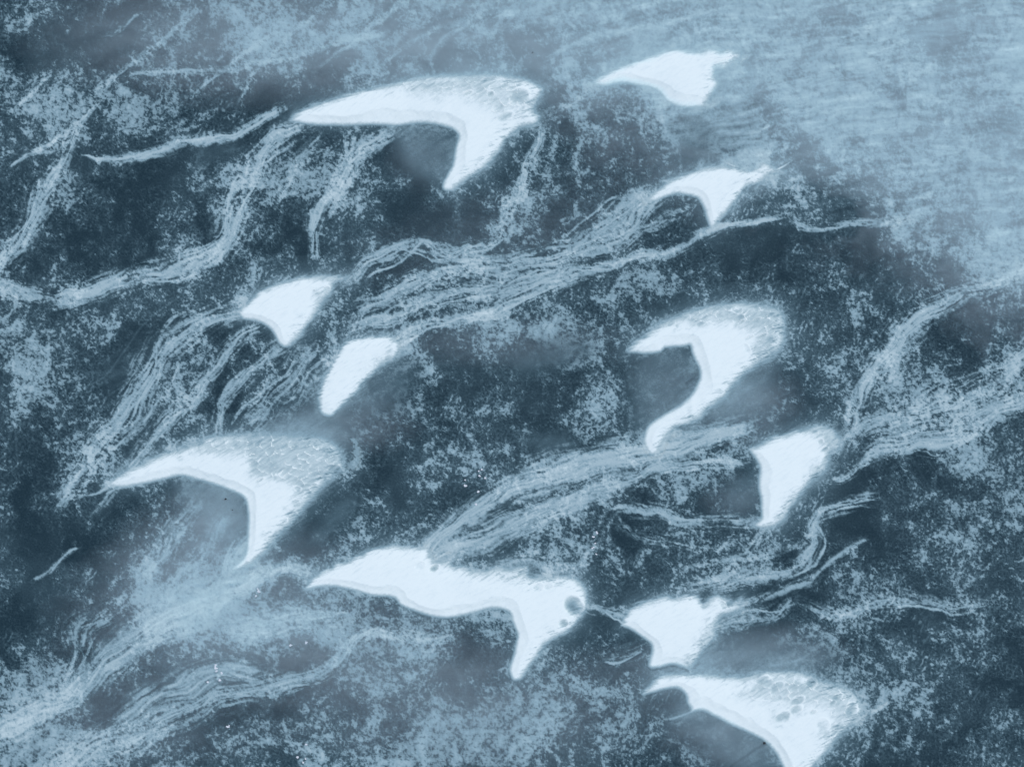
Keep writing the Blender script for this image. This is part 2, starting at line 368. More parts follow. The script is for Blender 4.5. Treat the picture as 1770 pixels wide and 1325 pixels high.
for ri, (lab, bands) in enumerate(ribbons):
    for bi, band in enumerate(bands):
        P, strength = band[0], band[1]; sm = 1 - (band[2] if len(band) > 2 else 0.0)
        Q = catmull(P, 5.0)
        W = Q[:, 2].max() * 2.2 + 10
        s = box(Q[:, 0].min() - W, Q[:, 1].min() - W, Q[:, 0].max() + W, Q[:, 1].max() + W)
        x = GX[s] + 9 * wrpx[s] + 3.5 * F_mid[s]; y = GY[s] + 9 * wrpy[s] - 3.5 * F_mid[s]
        best = np.full(x.shape, 1e9, np.float32); bj = np.zeros(x.shape, np.int32)
        for k in range(len(Q)):
            d2 = (x - Q[k, 0]) ** 2 + (y - Q[k, 1]) ** 2
            m = d2 < best
            best[m] = d2[m]; bj[m] = k
        T = np.gradient(Q[:, :2], axis=0); T /= np.hypot(T[:, 0], T[:, 1])[:, None] + 1e-9
        S = np.concatenate([[0], np.cumsum(np.hypot(*np.diff(Q[:, :2], axis=0).T))])
        tx, ty = T[bj, 0], T[bj, 1]
        rx, ry = x - Q[bj, 0], y - Q[bj, 1]
        al = rx * tx + ry * ty
        dd = -rx * ty + ry * tx
        ss = S[bj] + al
        over = np.maximum(-ss, ss - S[-1])                 # run past the ends
        w = 1.28 * Q[bj, 2] * (1 + 0.35 * perlin(ss / 40, np.sign(dd) * 3.3 + ri, 71 + bi))
        e = np.abs(dd) / w
        mask = np.clip(1.25 - e, 0, 1) ** 0.8 * (1 - sstep(-min(45, .12 * S[-1]), 16, over + 22 * F_mid[s]))
        sd0 = 500 + ri * 40 + bi * 7
        v = dd + 9 * perlin(ss / 95, dd / 24, sd0 + 3) + 1.5 * perlin(ss / 30, dd / 12, sd0 + 4)
        fil = 1 - 2.2 * np.abs(fbm(ss / 120, v / 8.0, sd0, 2, 0.6))          # strands along the flow
        fil2 = fbm(ss / 48, v / 4.4, sd0 + 5, 2, 0.6)
        q = mask * min(strength, 1.1) + sm * (0.42 * (fil - .3) * (0.5 + e) + 0.46 * fil2 + 0.58 * F_fine[s] - 0.40 * sstep(.08, .55, perlin(ss / 80, v / 13, sd0 + 9)) * (Q[:, 2].max() > 9)) - 0.58
        c = sstep(-0.30, 0.52, q) * mask ** 0.35 * strength
        c = c * (0.50 + 0.10 * sstep(.2, 1, mask) * np.clip(fil, -.4, 1) + 0.12 * fil2)
        up = c > rib_cov[s]
        rib_cov[s] = np.where(up, c, rib_cov[s])
        rid = rib_id[s]
        rid[up & (c > 0.17)] = ri
        rib_id[s] = rid

cover = np.maximum(ground, 0)
cover = cover * (1 - 0.55 * np.clip(rib_cov * 2, 0, 1)) + rib_cov * (0.85 + 0.0 * cover)
cover = np.maximum(cover, np.minimum(rib_cov, 0.62))

# ------------------------------------------------------------------ dunes
def Z(ox, oy, s, pts): return [(ox + p[0] / s, oy + p[1] / s) for p in pts]
# wind: outline from the left horn over the back to the lower horn; lee: back again along the hollow
dunes = []
def dune(label, tf, wind, lee, H, crust=(), pits=(), slivers=(), core_soft=10, crust_gap=.34, cell=(16, 10)):
    ox, oy, s = tf
    dunes.append(dict(label=label, wind=Z(ox, oy, s, wind), lee=Z(ox, oy, s, lee), H=H,
                      crust=[Z(ox, oy, s, c) for c in crust], pits=[(ox + p[0] / s, oy + p[1] / s, p[2] / s, p[3] / s, p[4]) for p in pits],
                      slivers=[Z(ox, oy, s, c) for c in slivers], soft=core_soft, gap=crust_gap, cell=cell))

dune("long white snow dune with a level left horn, largest of the upper dunes", (480, 80, 3.54),
     [(75, 455), (170, 385), (330, 330), (500, 280), (700, 228), (850, 195), (1000, 178), (1180, 172), (1350, 172), (1460, 192), (1540, 212), (1622, 262), (1600, 310), (1570, 390), (1600, 430), (1575, 480), (1480, 500), (1400, 570), (1340, 660), (1260, 750), (1150, 815), (1075, 885)],
     [(1075, 885), (1015, 870), (1040, 790), (1075, 720), (1090, 620), (1108, 550), (1070, 505), (980, 478), (880, 468), (740, 482), (600, 476), (400, 482), (200, 476), (75, 455)], 1.25,
     crust=[[(520, 262), (850, 190), (1350, 165), (1450, 190), (1600, 320), (1570, 400), (1460, 450), (1330, 470), (1300, 410), (1240, 350), (1100, 340), (900, 325), (720, 275)]],
     pits=[(1480, 310, 60, 45, .5), (1390, 440, 55, 25, .4), (1300, 300, 25, 20, .25), (1160, 300, 40, 12, .3)], cell=(15, 9), crust_gap=.24)
dune("white snow dune with a ragged comb at its right end, topmost of the dunes", (980, 60, 3.898),
     [(150, 330), (230, 282), (330, 222), (450, 180), (560, 136), (680, 98), (740, 90), (830, 108), (900, 113), (960, 92), (1000, 92), (1040, 110), (1090, 88), (1120, 108), (1168, 125), (1168, 155), (1100, 208), (1060, 240), (1010, 238), (1005, 290), (1022, 330), (1005, 372), (960, 435), (920, 492)],
     [(920, 492), (850, 490), (780, 490), (715, 475), (650, 435), (620, 392), (560, 362), (480, 345), (400, 328), (330, 332), (250, 350), (150, 330)], 1.0,
     pits=[(1020, 200, 70, 10, .12), (1010, 280, 40, 10, .15)],
     slivers=[[(1158, 200), (1180, 165), (1232, 143), (1215, 165)], [(1238, 196), (1262, 172), (1308, 154), (1290, 172)]], core_soft=9)
dune("small white snow dune with a thin spike at its right end", (980, 60, 3.898),
     [(525, 1112), (600, 1058), (700, 988), (800, 942), (900, 906), (1000, 888), (1080, 892), (1140, 900), (1230, 915), (1290, 880), (1330, 853), (1390, 893), (1472, 935), (1405, 928), (1350, 958), (1290, 1002), (1205, 1022), (1170, 1072), (1110, 1152), (1060, 1212), (1010, 1275), (978, 1325)],
     [(978, 1325), (950, 1250), (930, 1180), (898, 1112), (840, 1082), (740, 1072), (660, 1092), (590, 1120), (525, 1112)], 0.85,
     pits=[(1150, 905, 14, 6, .3), (1200, 985, 60, 6, .12)],
     slivers=[[(1395, 918), (1430, 890), (1548, 828), (1500, 868), (1430, 915)], [(1045, 855), (1110, 872), (1165, 900), (1100, 888)]], core_soft=9)
dune("pale triangular snow dune left of centre, pointing down", (380, 440, 4.417),
     [(140, 432), (180, 395), (250, 335), (330, 275), (430, 230), (520, 198), (620, 180), (740, 165), (850, 160), (970, 170), (900, 205), (862, 240), (850, 295), (790, 365), (760, 415), (700, 495), (640, 575), (590, 635), (540, 690)],
     [(540, 690), (490, 695), (450, 665), (420, 605), (390, 562), (330, 522), (260, 500), (180, 484), (140, 432)], 0.9,
     crust=[[(640, 150), (980, 150), (870, 240), (850, 300), (770, 420), (740, 350), (800, 260), (830, 215)]],
     pits=[(815, 265, 28, 20, .35), (720, 275, 14, 8, .25)], cell=(10, 7), core_soft=9)
dune("elongated bean-shaped snow dune leaning right, left of centre", (380, 440, 4.417),
     [(765, 1180), (762, 1070), (788, 980), (828, 900), (868, 820), (905, 755), (950, 688), (1010, 656), (1100, 634), (1200, 620), (1290, 625), (1362, 670), (1372, 720), (1340, 782), (1250, 828), (1180, 890), (1100, 960), (1040, 1045), (980, 1098), (920, 1155), (870, 1215)],
     [(870, 1215), (840, 1226), (805, 1222), (780, 1205), (765, 1180)], 0.8,
     crust=[[(1120, 800), (1220, 720), (1330, 640), (1390, 720), (1340, 800), (1240, 850), (1100, 970), (1030, 1050), (1050, 960)]], cell=(9, 5), core_soft=6, crust_gap=.14)
dune("swan-necked snow dune right of centre with a long curved lower tail", (1060, 510, 4.568),
     [(115, 442), (190, 352), (280, 298), (380, 222), (480, 178), (560, 140), (700, 100), (850, 75), (1000, 62), (1150, 78), (1285, 105), (1345, 180), (1356, 300), (1345, 375), (1270, 478), (1150, 540), (1080, 590), (1000, 660), (930, 740), (870, 815), (800, 860), (730, 910), (680, 970), (600, 1012), (500, 1040), (435, 1095), (395, 1155), (350, 1240)],
     [(350, 1240), (300, 1255), (260, 1205), (240, 1140), (270, 1050), (330, 990), (430, 930), (530, 870), (610, 800), (660, 720), (690, 640), (675, 560), (645, 500), (622, 440), (608, 388), (540, 402), (400, 414), (370, 445), (250, 458), (115, 442)], 1.1,
     crust=[[(300, 250), (480, 160), (850, 60), (1290, 90), (1370, 300), (1280, 490), (1110, 540), (1090, 420), (1110, 330), (1000, 290), (880, 240), (640, 252), (450, 250)],
            [(520, 960), (600, 880), (610, 930), (560, 990)]],
     pits=[(1060, 340, 40, 14, .35), (1170, 325, 40, 14, .3), (980, 225, 60, 16, .25), (1050, 430, 22, 50, .2), (1120, 200, 40, 14, .25)], cell=(17, 9), core_soft=10)
dune("scaly crescent snow dune at the left with a long left horn", (160, 730, 3.54),
     [(95, 378), (170, 318), (300, 254), (430, 192), (560, 150), (700, 92), (850, 76), (1050, 70), (1250, 80), (1400, 90), (1490, 140), (1530, 200), (1535, 265), (1475, 328), (1405, 398), (1315, 498), (1235, 598), (1135, 700), (1065, 780), (1005, 838), (955, 874), (905, 900), (862, 912)],
     [(862, 912), (850, 890), (900, 850), (935, 800), (946, 720), (952, 640), (956, 570), (947, 492), (932, 462), (890, 432), (820, 402), (740, 374), (650, 348), (540, 322), (420, 348), (280, 378), (180, 394), (95, 378)], 1.35,
     crust=[[(560, 205), (480, 165), (700, 80), (1050, 60), (1400, 80), (1560, 200), (1545, 270), (1420, 400), (1300, 470), (1210, 390), (1090, 370), (1000, 372), (940, 330), (935, 230), (800, 190), (640, 190)],
            [(1190, 540), (1260, 450), (1330, 480), (1130, 720), (1090, 730), (1170, 620)]],
     pits=[(1480, 290, 45, 30, .35), (1250, 410, 30, 25, .2), (1030, 352, 34, 10, .3)],
     slivers=[[(1560, 75), (1610, 95), (1640, 160), (1625, 220), (1590, 190), (1590, 130)], [(1560, 220), (1640, 225), (1620, 290), (1570, 280)]], cell=(17, 10), core_soft=11)
dune("long low snow dune with a crater at its right end, at the bottom centre", (500, 920, 3.161),
     [(85, 312), (130, 248), (200, 206), (300, 165), (380, 130), (460, 90), (560, 74), (650, 78), (740, 86), (765, 120), (805, 158), (850, 150), (893, 126), (885, 180), (950, 185), (1010, 203), (1080, 208), (1140, 183), (1200, 196), (1295, 182), (1312, 238), (1400, 243), (1480, 236), (1550, 246), (1602, 283), (1628, 340), (1618, 412), (1582, 474), (1520, 536), (1440, 578), (1392, 618), (1362, 666), (1312, 728), (1270, 795)],
     [(1270, 795), (1225, 805), (1205, 745), (1225, 670), (1240, 600), (1247, 552), (1222, 492), (1200, 432), (1110, 412), (1000, 437), (880, 462), (780, 453), (690, 424), (612, 394), (570, 352), (450, 338), (360, 314), (260, 294), (170, 294), (85, 312)], 1.15,
     crust=[[(780, 150), (900, 110), (1010, 190), (1150, 170), (1320, 170), (1330, 240), (1180, 260), (1000, 240), (860, 200)]],
     pits=[(1552, 398, 52, 62, 1.3), (1495, 490, 28, 26, .7), (792, 190, 28, 16, .9), (712, 175, 30, 22, .25), (1355, 292, 32, 20, .3), (1412, 292, 26, 18, .35), (1275, 215, 34, 14, .4), (830, 140, 30, 24, .5)], cell=(14, 7), core_soft=8, crust_gap=.25)
dune("small ragged snow dune at the right with a combed grey flank", (1260, 700, 5.76),
     [(200, 432), (280, 404), (370, 362), (480, 312), (580, 295), (680, 262), (760, 240), (860, 212), (1000, 232), (1060, 280), (1100, 330), (1090, 430), (1010, 480), (1000, 560), (960, 650), (880, 720), (820, 770), (780, 812), (700, 912), (640, 990), (590, 1078), (530, 1158), (440, 1205), (330, 1222)],
     [(330, 1222), (255, 1192), (320, 1125), (326, 1000), (320, 900), (300, 830), (300, 730), (310, 620), (288, 560), (240, 490), (200, 432)], 0.95,
     crust=[[(640, 250), (850, 200), (1100, 300), (1100, 440), (1000, 640), (840, 790), (600, 1090), (520, 1160), (560, 980), (680, 850), (740, 700), (770, 590), (880, 500), (870, 350), (780, 330)]],
     pits=[(900, 360, 30, 26, .35), (940, 440, 50, 24, .3), (960, 520, 60, 24, .35)], cell=(11, 6), core_soft=9, crust_gap=.34)
dune("blunt snow dune with a small dark crater behind it, at the lower right", (1050, 990, 3.4706),
     [(85, 312), (130, 226), (200, 184), (280, 158), (340, 143), (420, 150), (480, 134), (540, 146), (572, 190), (620, 156), (652, 130), (690, 150), (760, 175), (800, 150), (802, 210), (750, 240), (690, 250), (660, 290), (650, 340), (640, 392), (580, 458), (530, 530), (480, 570)],
     [(480, 570), (430, 552), (380, 545), (300, 564), (252, 558), (270, 470), (260, 420), (200, 372), (140, 334), (85, 312)], 0.9,
     crust=[[(560, 300), (660, 240), (800, 140), (820, 220), (680, 320), (650, 400), (500, 580), (400, 570), (500, 480), (520, 380)]],
     pits=[(735, 175, 38, 22, 1.3), (490, 155, 14, 12, .35), (690, 190, 20, 30, .4)], cell=(12, 6), core_soft=8, crust_gap=.3)
dune("pitted snow dune at the bottom right, cut by the bottom of the picture", (1050, 990, 3.4706),
     [(215, 724), (290, 640), (370, 608), (500, 608), (640, 612), (800, 620), (900, 596), (1080, 588), (1200, 608), (1260, 640), (1330, 655), (1450, 700), (1515, 770), (1525, 835), (1485, 888), (1405, 958), (1325, 1048), (1255, 1128), (1200, 1200), (1150, 1300)],
     [(1150, 1300), (1100, 1250), (1075, 1200), (1040, 1130), (1000, 1062), (940, 1004), (850, 953), (740, 903), (640, 852), (560, 818), (470, 842), (375, 874), (500, 828), (482, 772), (470, 724), (420, 688), (340, 694), (215, 724)], 1.2,
     crust=[[(760, 760), (840, 640), (900, 580), (1260, 620), (1460, 690), (1540, 830), (1420, 960), (1290, 1020), (1240, 950), (1330, 850), (1200, 800), (1080, 800), (900, 770)],
            [(990, 800), (1130, 780), (1140, 830), (1040, 890), (1000, 880)], [(640, 600), (840, 600), (820, 660), (740, 650)]],
     pits=[(1455, 815, 46, 40, .45), (1215, 655, 40, 30, .45), (1040, 850, 50, 30, .45), (1110, 810, 50, 22, .4), (1130, 755, 45, 24, .45), (1370, 740, 36, 18, .4), (920, 640, 50, 24, .25), (1010, 670, 45, 24, .25), (1220, 825, 26, 14, .4), (1340, 770, 24, 10, .35), (1280, 900, 40, 40, .25)], cell=(20, 12), core_soft=8, crust_gap=.27)

WIND = np.array([-0.84, 0.54])                       # picture sense: the wind blows to the lower left
dune_out = []
for di, D in enumerate(dunes):
    wind = np.array(catmull(D['wind'], 4)); lee = np.array(catmull(D['lee'], 4))
    ring = np.vstack([wind[:-1], lee[:-1]])
    pad = 34
    s = box(ring[:, 0].min() - pad, ring[:, 1].min() - pad, ring[:, 0].max() + pad + 14, ring[:, 1].max() + pad)
    x = GX[s] + 1.6 * wrpx[s] + 1.2 * F_mid[s]; y = GY[s] + 1.6 * wrpy[s] + 1.2 * F_fine[s]
    dW = segdist(x, y, wind); dL = segdist(x, y, lee)
    ins = inside(x, y, ring)
    sgn = np.where(ins, 1.0, -1.0)
    dist = np.minimum(dW, dL) * sgn
    # combed fringe on the windward margin: strokes along the wind
    u = (GX[s] * 0.97 + GY[s] * -0.22); v = (GX[s] * 0.22 + GY[s] * 0.97)
    comb = fbm(u / 26, v / 3.4, 900 + di, 2, 0.6)
    a, b = GX[s] * WIND[0] + GY[s] * WIND[1], -GX[s] * WIND[1] + GY[s] * WIND[0]
    comb2 = fbm(a / 22, b / 3.6, 930 + di, 2, 0.6)
    near_wind = sstep(-6, 6, dL - dW)
    edge = (1.9 * D['soft'] * (1 + 0.5 * fbm(GX[s] / 60, GY[s] / 60, 1400 + di, 2))) * near_wind + 12.0 * (1 - near_wind)
    jag = (5.5 * comb + 3.0 * comb2) * near_wind
    body = sstep(-0.72 * edge, 0.62 * edge, dist + jag)
    # slope limits: gentle windward back, steep lee face
    dWi = np.maximum(dW, 0) * ins; dLi = np.maximum(dL, 0) * ins
    Hd = 0.28 * D['H']
    hw = Hd * (1 - np.exp(-dWi * PX * 0.34 / Hd))
    dm_ = dLi * PX * (1 + 0.45 * perlin(GX[s] / 70, GY[s] / 70, 1600 + di) + 0.15 * perlin(GX[s] / 18, GY[s] / 18, 1630 + di))
    hl = 0.14 * dm_ + 0.24 * dm_ * dm_
    k = 0.02
    hh = np.clip(0.5 + 0.5 * (hl - hw) / k, 0, 1)
    h = hl * (1 - hh) + hw * hh - k * hh * (1 - hh)
    h = np.maximum(h, 0)
    slip = ins & (hl < hw) & (dist > 1.0)
    # scoured crust: grey, with raised scale rims
    cr = np.zeros_like(h)
    for cp in D['crust']:
        q = np.array(catmull(cp + [cp[0]], 6))
        cr = np.maximum(cr, sstep(-14, 24, sdf(x + 12 * F_mid[s] + 14 * wrpx[s], y + 10 * F_mid[s] + 12 * wrpy[s], q) + 6 * comb2))
    cr *= body * sstep(3, 9, dL)
    cw, ch = D['cell']
    ca = (a + 8 * wrpx[s] + 3 * F_mid[s]); cb = (b + 8 * wrpy[s] + 3 * F_mid[s])
    f1, f2, ox_, oy_ = voronoi(ca / cw, cb / ch, 60 + di)
    face = sstep(-0.05, 0.40, ox_ - 0.35 * oy_ + 0.2 * F_mid[s])        # rims stand on the downwind side of each scoop
    rim = (1 - sstep(0.02, 0.17, f2 - f1)) * face * sstep(-.55, .15, perlin(ca / 13, cb / 9, 80 + di))
    scoop = sstep(0.0, 0.5, f2 - f1) * (0.4 + 0.6 * (1 - face))
    patch = sstep(-.25, .3, fbm(GX[s] / 30, GY[s] / 22, 1200 + di, 2))
    gap = D['gap']
    bare = 0.80 + 0.12 * comb + 0.10 * comb2 + 0.25 * scoop * patch - 0.12 * patch
    cov = body * (1 - cr * gap * (bare + 0.22 * (1 - sstep(0, 40, dW)))) + (0.62, 0, 0, .3, .3, .85, 1.0, .5, .5, .4, .75)[di] * 0.44 * cr * rim * (0.35 + 0.65 * patch)  # grey crust; relief contrast of the scales is also painted into the cover
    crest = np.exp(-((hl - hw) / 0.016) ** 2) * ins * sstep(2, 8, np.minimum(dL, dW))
    cov = cov - 0.09 * crest * (0.5 + 0.5 * sstep(-.3, .3, perlin(GX[s] / 30, GY[s] / 30, 1500 + di)))  # shadow line at the crest lip, painted in by lowering the cover
    h = h + cr * (0.05 * rim - 0.07 * scoop * patch) * sstep(0, 14, dist)
    # faint combing of the whole windward rim
    rimband = near_wind * (1 - sstep(4, 34, dist)) * sstep(-4, 4, dist)
    lowr = sstep(0.0, 0.6, (GX[s] - ring[:, 0].mean()) / 120 + (GY[s] - ring[:, 1].mean()) / 120)
    cov = cov - 0.30 * rimband * lowr * sstep(0.02, 0.42, comb) - 0.10 * rimband * sstep(0.1, .5, comb2)
    h = h + 0.022 * comb * rimband * lowr
    cov = cov - 0.07 * sstep(-.1, .5, comb2) * body - 0.05 * sstep(0, .5, F_low[s]) * body
    h = h + 0.015 * comb2 * body
    # the two tone of thin bare snow just windward of the body
    cov = np.clip(cov, 0, 1)
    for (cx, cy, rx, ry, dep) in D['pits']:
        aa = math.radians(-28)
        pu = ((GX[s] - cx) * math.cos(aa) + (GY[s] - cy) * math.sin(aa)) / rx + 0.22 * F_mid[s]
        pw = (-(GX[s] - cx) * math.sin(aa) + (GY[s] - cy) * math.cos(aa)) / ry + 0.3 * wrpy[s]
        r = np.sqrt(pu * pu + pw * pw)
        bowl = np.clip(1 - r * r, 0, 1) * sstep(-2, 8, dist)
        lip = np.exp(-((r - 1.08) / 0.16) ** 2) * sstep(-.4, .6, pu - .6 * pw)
        cov = np.clip(cov * (1 - 0.46 * min(dep, 1.2) * bowl * (0.75 + 0.5 * sstep(-1, 1, pw - pu))) + 0.16 * lip * ins, 0, 1)  # hollow shading, heavier on one side, and bright lip painted into the cover
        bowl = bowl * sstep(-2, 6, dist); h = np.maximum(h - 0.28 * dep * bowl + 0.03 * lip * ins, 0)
    sl = np.zeros_like(h)
    for sp in D['slivers']:
        q = np.array(catmull(sp + [sp[0]], 3))
        sl = np.maximum(sl, sstep(-1.5, 3.0, sdf(GX[s] + (7 if di == 6 else 1) * F_fine[s], GY[s] + (9 if di == 6 else 1.5) * F_mid[s], q)))
    cov = np.maximum(cov, (0.45 if di == 6 else 0.88) * sl); h = np.maximum(h, 0.06 * sl)
    veil = np.exp(-np.maximum(-dist, 0) / (9 + 7 * near_wind)) * (0.30 + 0.10 * near_wind) * (1 + 0.5 * comb2)     # thin blown snow hugging the edge
    under = cover[s]
    base = np.minimum(under + veil * (1 - under), 0.8)             # what shows where the dune thins out
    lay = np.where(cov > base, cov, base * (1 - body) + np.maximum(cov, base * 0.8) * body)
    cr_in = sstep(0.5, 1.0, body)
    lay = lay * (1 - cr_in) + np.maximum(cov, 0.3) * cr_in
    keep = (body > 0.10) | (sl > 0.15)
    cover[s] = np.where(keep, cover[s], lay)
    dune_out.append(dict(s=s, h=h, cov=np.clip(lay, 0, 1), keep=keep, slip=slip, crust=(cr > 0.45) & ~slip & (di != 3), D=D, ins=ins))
# ground colour must meet each dune margin
for o in dune_out:
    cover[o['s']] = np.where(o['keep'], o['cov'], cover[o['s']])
    rid = rib_id[o['s']]; rid[o['keep']] = -1; rib_id[o['s']] = rid
cover = np.clip(cover, 0, 1).astype(np.float32)

# ------------------------------------------------------------------ material shared by ice, frost and snow: one cover value runs from bare ice to deep snow
def snow_ice_material(name, use_attr=True):
    m = bpy.data.materials.new(name); m.use_nodes = True
    nt = m.node_tree; N = nt.nodes; L = nt.links
    bs = N["Principled BSDF"]
    geo = N.new("ShaderNodeNewGeometry")
    if use_attr:
        at = N.new("ShaderNodeAttribute"); at.attribute_name = "cover"; src = at.outputs["Fac"]
    else:
        n1 = N.new("ShaderNodeTexNoise"); n1.inputs["Scale"].default_value = 0.22; n1.inputs["Detail"].default_value = 9; n1.inputs["Roughness"].default_value = 0.68; n1.inputs["Distortion"].default_value = 0.6
        L.new(geo.outputs["Position"], n1.inputs["Vector"])
        r1 = N.new("ShaderNodeMapRange"); r1.inputs[1].default_value = 0.48; r1.inputs[2].default_value = 0.60; r1.inputs[3].default_value = 0.14; r1.inputs[4].default_value = 0.46
        L.new(n1.outputs[0], r1.inputs[0]); src = r1.outputs[0]
    gr = N.new("ShaderNodeTexNoise"); gr.inputs["Scale"].default_value = 6.5; gr.inputs["Detail"].default_value = 4; gr.inputs["Roughness"].default_value = 0.7
    L.new(geo.outputs["Position"], gr.inputs["Vector"])
    a1 = N.new("ShaderNodeMath"); a1.operation = 'MULTIPLY_ADD'; a1.inputs[1].default_value = 0.20; a1.inputs[2].default_value = -0.10
    L.new(gr.outputs[0], a1.inputs[0])
    a2 = N.new("ShaderNodeMath"); a2.operation = 'ADD'; a2.use_clamp = True
    L.new(src, a2.inputs[0]); L.new(a1.outputs[0], a2.inputs[1])
    cr = N.new("ShaderNodeValToRGB")
    el = cr.color_ramp.elements
    el[0].position = 0.0; el[0].color = (0.0125, 0.0315, 0.042, 1)
    el[1].position = 1.0; el[1].color = (0.86, 0.93, 0.87, 1)
    for p, c in [(0.25, (0.078, 0.134, 0.152)), (0.5, (0.280, 0.405, 0.430)), (0.72, (0.52, 0.63, 0.615)), (0.9, (0.80, 0.88, 0.835))]:
        e = el.new(p); e.color = (*c, 1)
    L.new(a2.outputs[0], cr.inputs[0]); L.new(cr.outputs[0], bs.inputs["Base Color"])
    rr = N.new("ShaderNodeMapRange"); rr.inputs[3].default_value = 0.6; rr.inputs[4].default_value = 0.85; rr.inputs[2].default_value = 0.5
    L.new(src, rr.inputs[0]); L.new(rr.outputs[0], bs.inputs["Roughness"])
    bs.inputs["Specular IOR Level"].default_value = 0.06
    bp = N.new("ShaderNodeBump"); bp.inputs["Strength"].default_value = 0.25; bp.inputs["Distance"].default_value = 0.03
    L.new(gr.outputs[0], bp.inputs["Height"]); L.new(bp.outputs[0], bs.inputs["Normal"])
    return m
M_SNOW = snow_ice_material("snow_over_ice")
M_FAR = snow_ice_material("far_frosted_ice", False)

def grid_mesh(name, s, facemask, z, cov, extra=None):
    """faces of the raster window s where facemask holds, as one mesh"""
    x = wx(GX[s]); y = wy(GY[s])
    ny, nx = x.shape
    fm = facemask
    jj, ii = np.nonzero(fm)
    v00 = jj * nx + ii
    quads = np.stack([v00, v00 + nx, v00 + nx + 1, v00 + 1], 1)     # counter-clockwise seen from above
    used, inv = np.unique(quads.ravel(), return_inverse=True)
    co = np.stack([x.ravel()[used], y.ravel()[used], z.ravel()[used]], 1).astype(np.float32)
    me = bpy.data.meshes.new(name)
    nv, nf = len(used), len(quads)
    me.vertices.add(nv); me.vertices.foreach_set("co", co.ravel())
    me.loops.add(nf * 4); me.loops.foreach_set("vertex_index", inv.astype(np.int32).ravel())
    me.polygons.add(nf)
    me.polygons.foreach_set("loop_start", np.arange(0, nf * 4, 4, dtype=np.int32))
    me.polygons.foreach_set("use_smooth", np.ones(nf, bool))
    me.update(calc_edges=True)
    at = me.attributes.new("cover", 'FLOAT', 'POINT')
    at.data.foreach_set("value", cov.ravel()[used].astype(np.float32))
    if extra is not None:                                           # normals of the whole surface, so pieces of one dune meet without a seam
        me.normals_split_custom_set_from_vertices([tuple(n) for n in extra.reshape(-1, 3)[used]])
    me.materials.append(M_SNOW)
    return me

def add(name, me, label=None, cat=None, kind=None, group=None, parent=None):
    o = bpy.data.objects.new(name, me); C.objects.link(o)
    if label: o["label"] = label
    if cat: o["category"] = cat
    if kind: o["kind"] = kind
    if group: o["group"] = group
    if parent: o.parent = parent
    return o

full = (slice(0, NY), slice(0, NX))
me = grid_mesh("frozen_lake", full, np.ones((NY - 1, NX - 1), bool), np.zeros_like(GX), cover)
# the ice goes on to the horizon
bm = bmesh.new(); bm.from_mesh(me)
R = 2500.0
xa, xb, ya, yb = float(wx(X0)), float(wx(gx[-1])), float(wy(gy[-1])), float(wy(Y0))
def quad(p):
    f = bm.faces.new([bm.verts.new((*q, 0.0)) for q in p]); f.material_index = 1
quad([(-R, -R), (R, -R), (R, ya), (-R, ya)]); quad([(-R, yb), (R, yb), (R, R), (-R, R)])
quad([(-R, ya), (xa, ya), (xa, yb), (-R, yb)]); quad([(xb, ya), (R, ya), (R, yb), (xb, yb)])
bm.to_mesh(me); bm.free()
me.materials.append(M_FAR)
add("frozen_lake", me, "dark blue frozen lake ice under patches of frost", None, "structure")

c4 = np.minimum(np.minimum(cover[:-1, :-1], cover[1:, :-1]), np.minimum(cover[:-1, 1:], cover[1:, 1:]))
ribf = rib_id[:-1, :-1]
anydune = np.zeros((NY, NX), bool)
for o in dune_out: anydune[o['s']] |= o['keep']
frostf = (c4 > 0.27) & (ribf < 0) & ~anydune[:-1, :-1]
me = grid_mesh("frost", full, frostf, np.full(GX.shape, 0.004, np.float32), cover)
add("frost", me, "pale frost lying in ragged patches on the dark ice", None, "stuff")

for ri, (lab, bands) in enumerate(ribbons):
    f = ribf == ri
    if f.sum() < 20: continue
    jj, ii = np.nonzero(f)
    s = (slice(jj.min(), jj.max() + 2), slice(ii.min(), ii.max() + 2))
    ff = f[s][:s[0].stop - s[0].start - 1, :s[1].stop - s[1].start - 1]
    z = 0.008 + 0.05 * np.clip(rib_cov[s] - 0.17, 0, 1)
    me = grid_mesh("snow_ribbon", s, ff, z, cover[s])
    add("snow_ribbon", me, lab, "snow streak", None, "ribbons of drifted snow on the ice")

for o in dune_out:
    s, D = o['s'], o['D']
    z = (0.013 + o['h']).astype(np.float32)
    gyy, gxx = np.gradient(z, STEP * PX)
    nrm = np.stack([-gxx, gyy, np.ones_like(gxx)], -1); nrm /= np.linalg.norm(nrm, axis=-1, keepdims=True)
    k = o['keep']; kf = k[:-1, :-1] & k[1:, :-1] & k[:-1, 1:] & k[1:, 1:]
    sf = kf & o['slip'][:-1, :-1]; cf = kf & o['crust'][:-1, :-1] & ~sf; bf = kf & ~sf & ~cf
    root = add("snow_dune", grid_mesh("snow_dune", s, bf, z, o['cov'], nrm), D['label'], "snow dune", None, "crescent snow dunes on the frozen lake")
    if sf.sum() > 40: add("slip_face", grid_mesh("slip_face", s, sf, z, o['cov'], nrm), "smooth sheltered face below the crest", parent=root)
    if cf.sum() > 60: add("wind_crust", grid_mesh("wind_crust", s, cf, z, o['cov'], nrm), "grey scoured crust with scale-like ridges", parent=root)

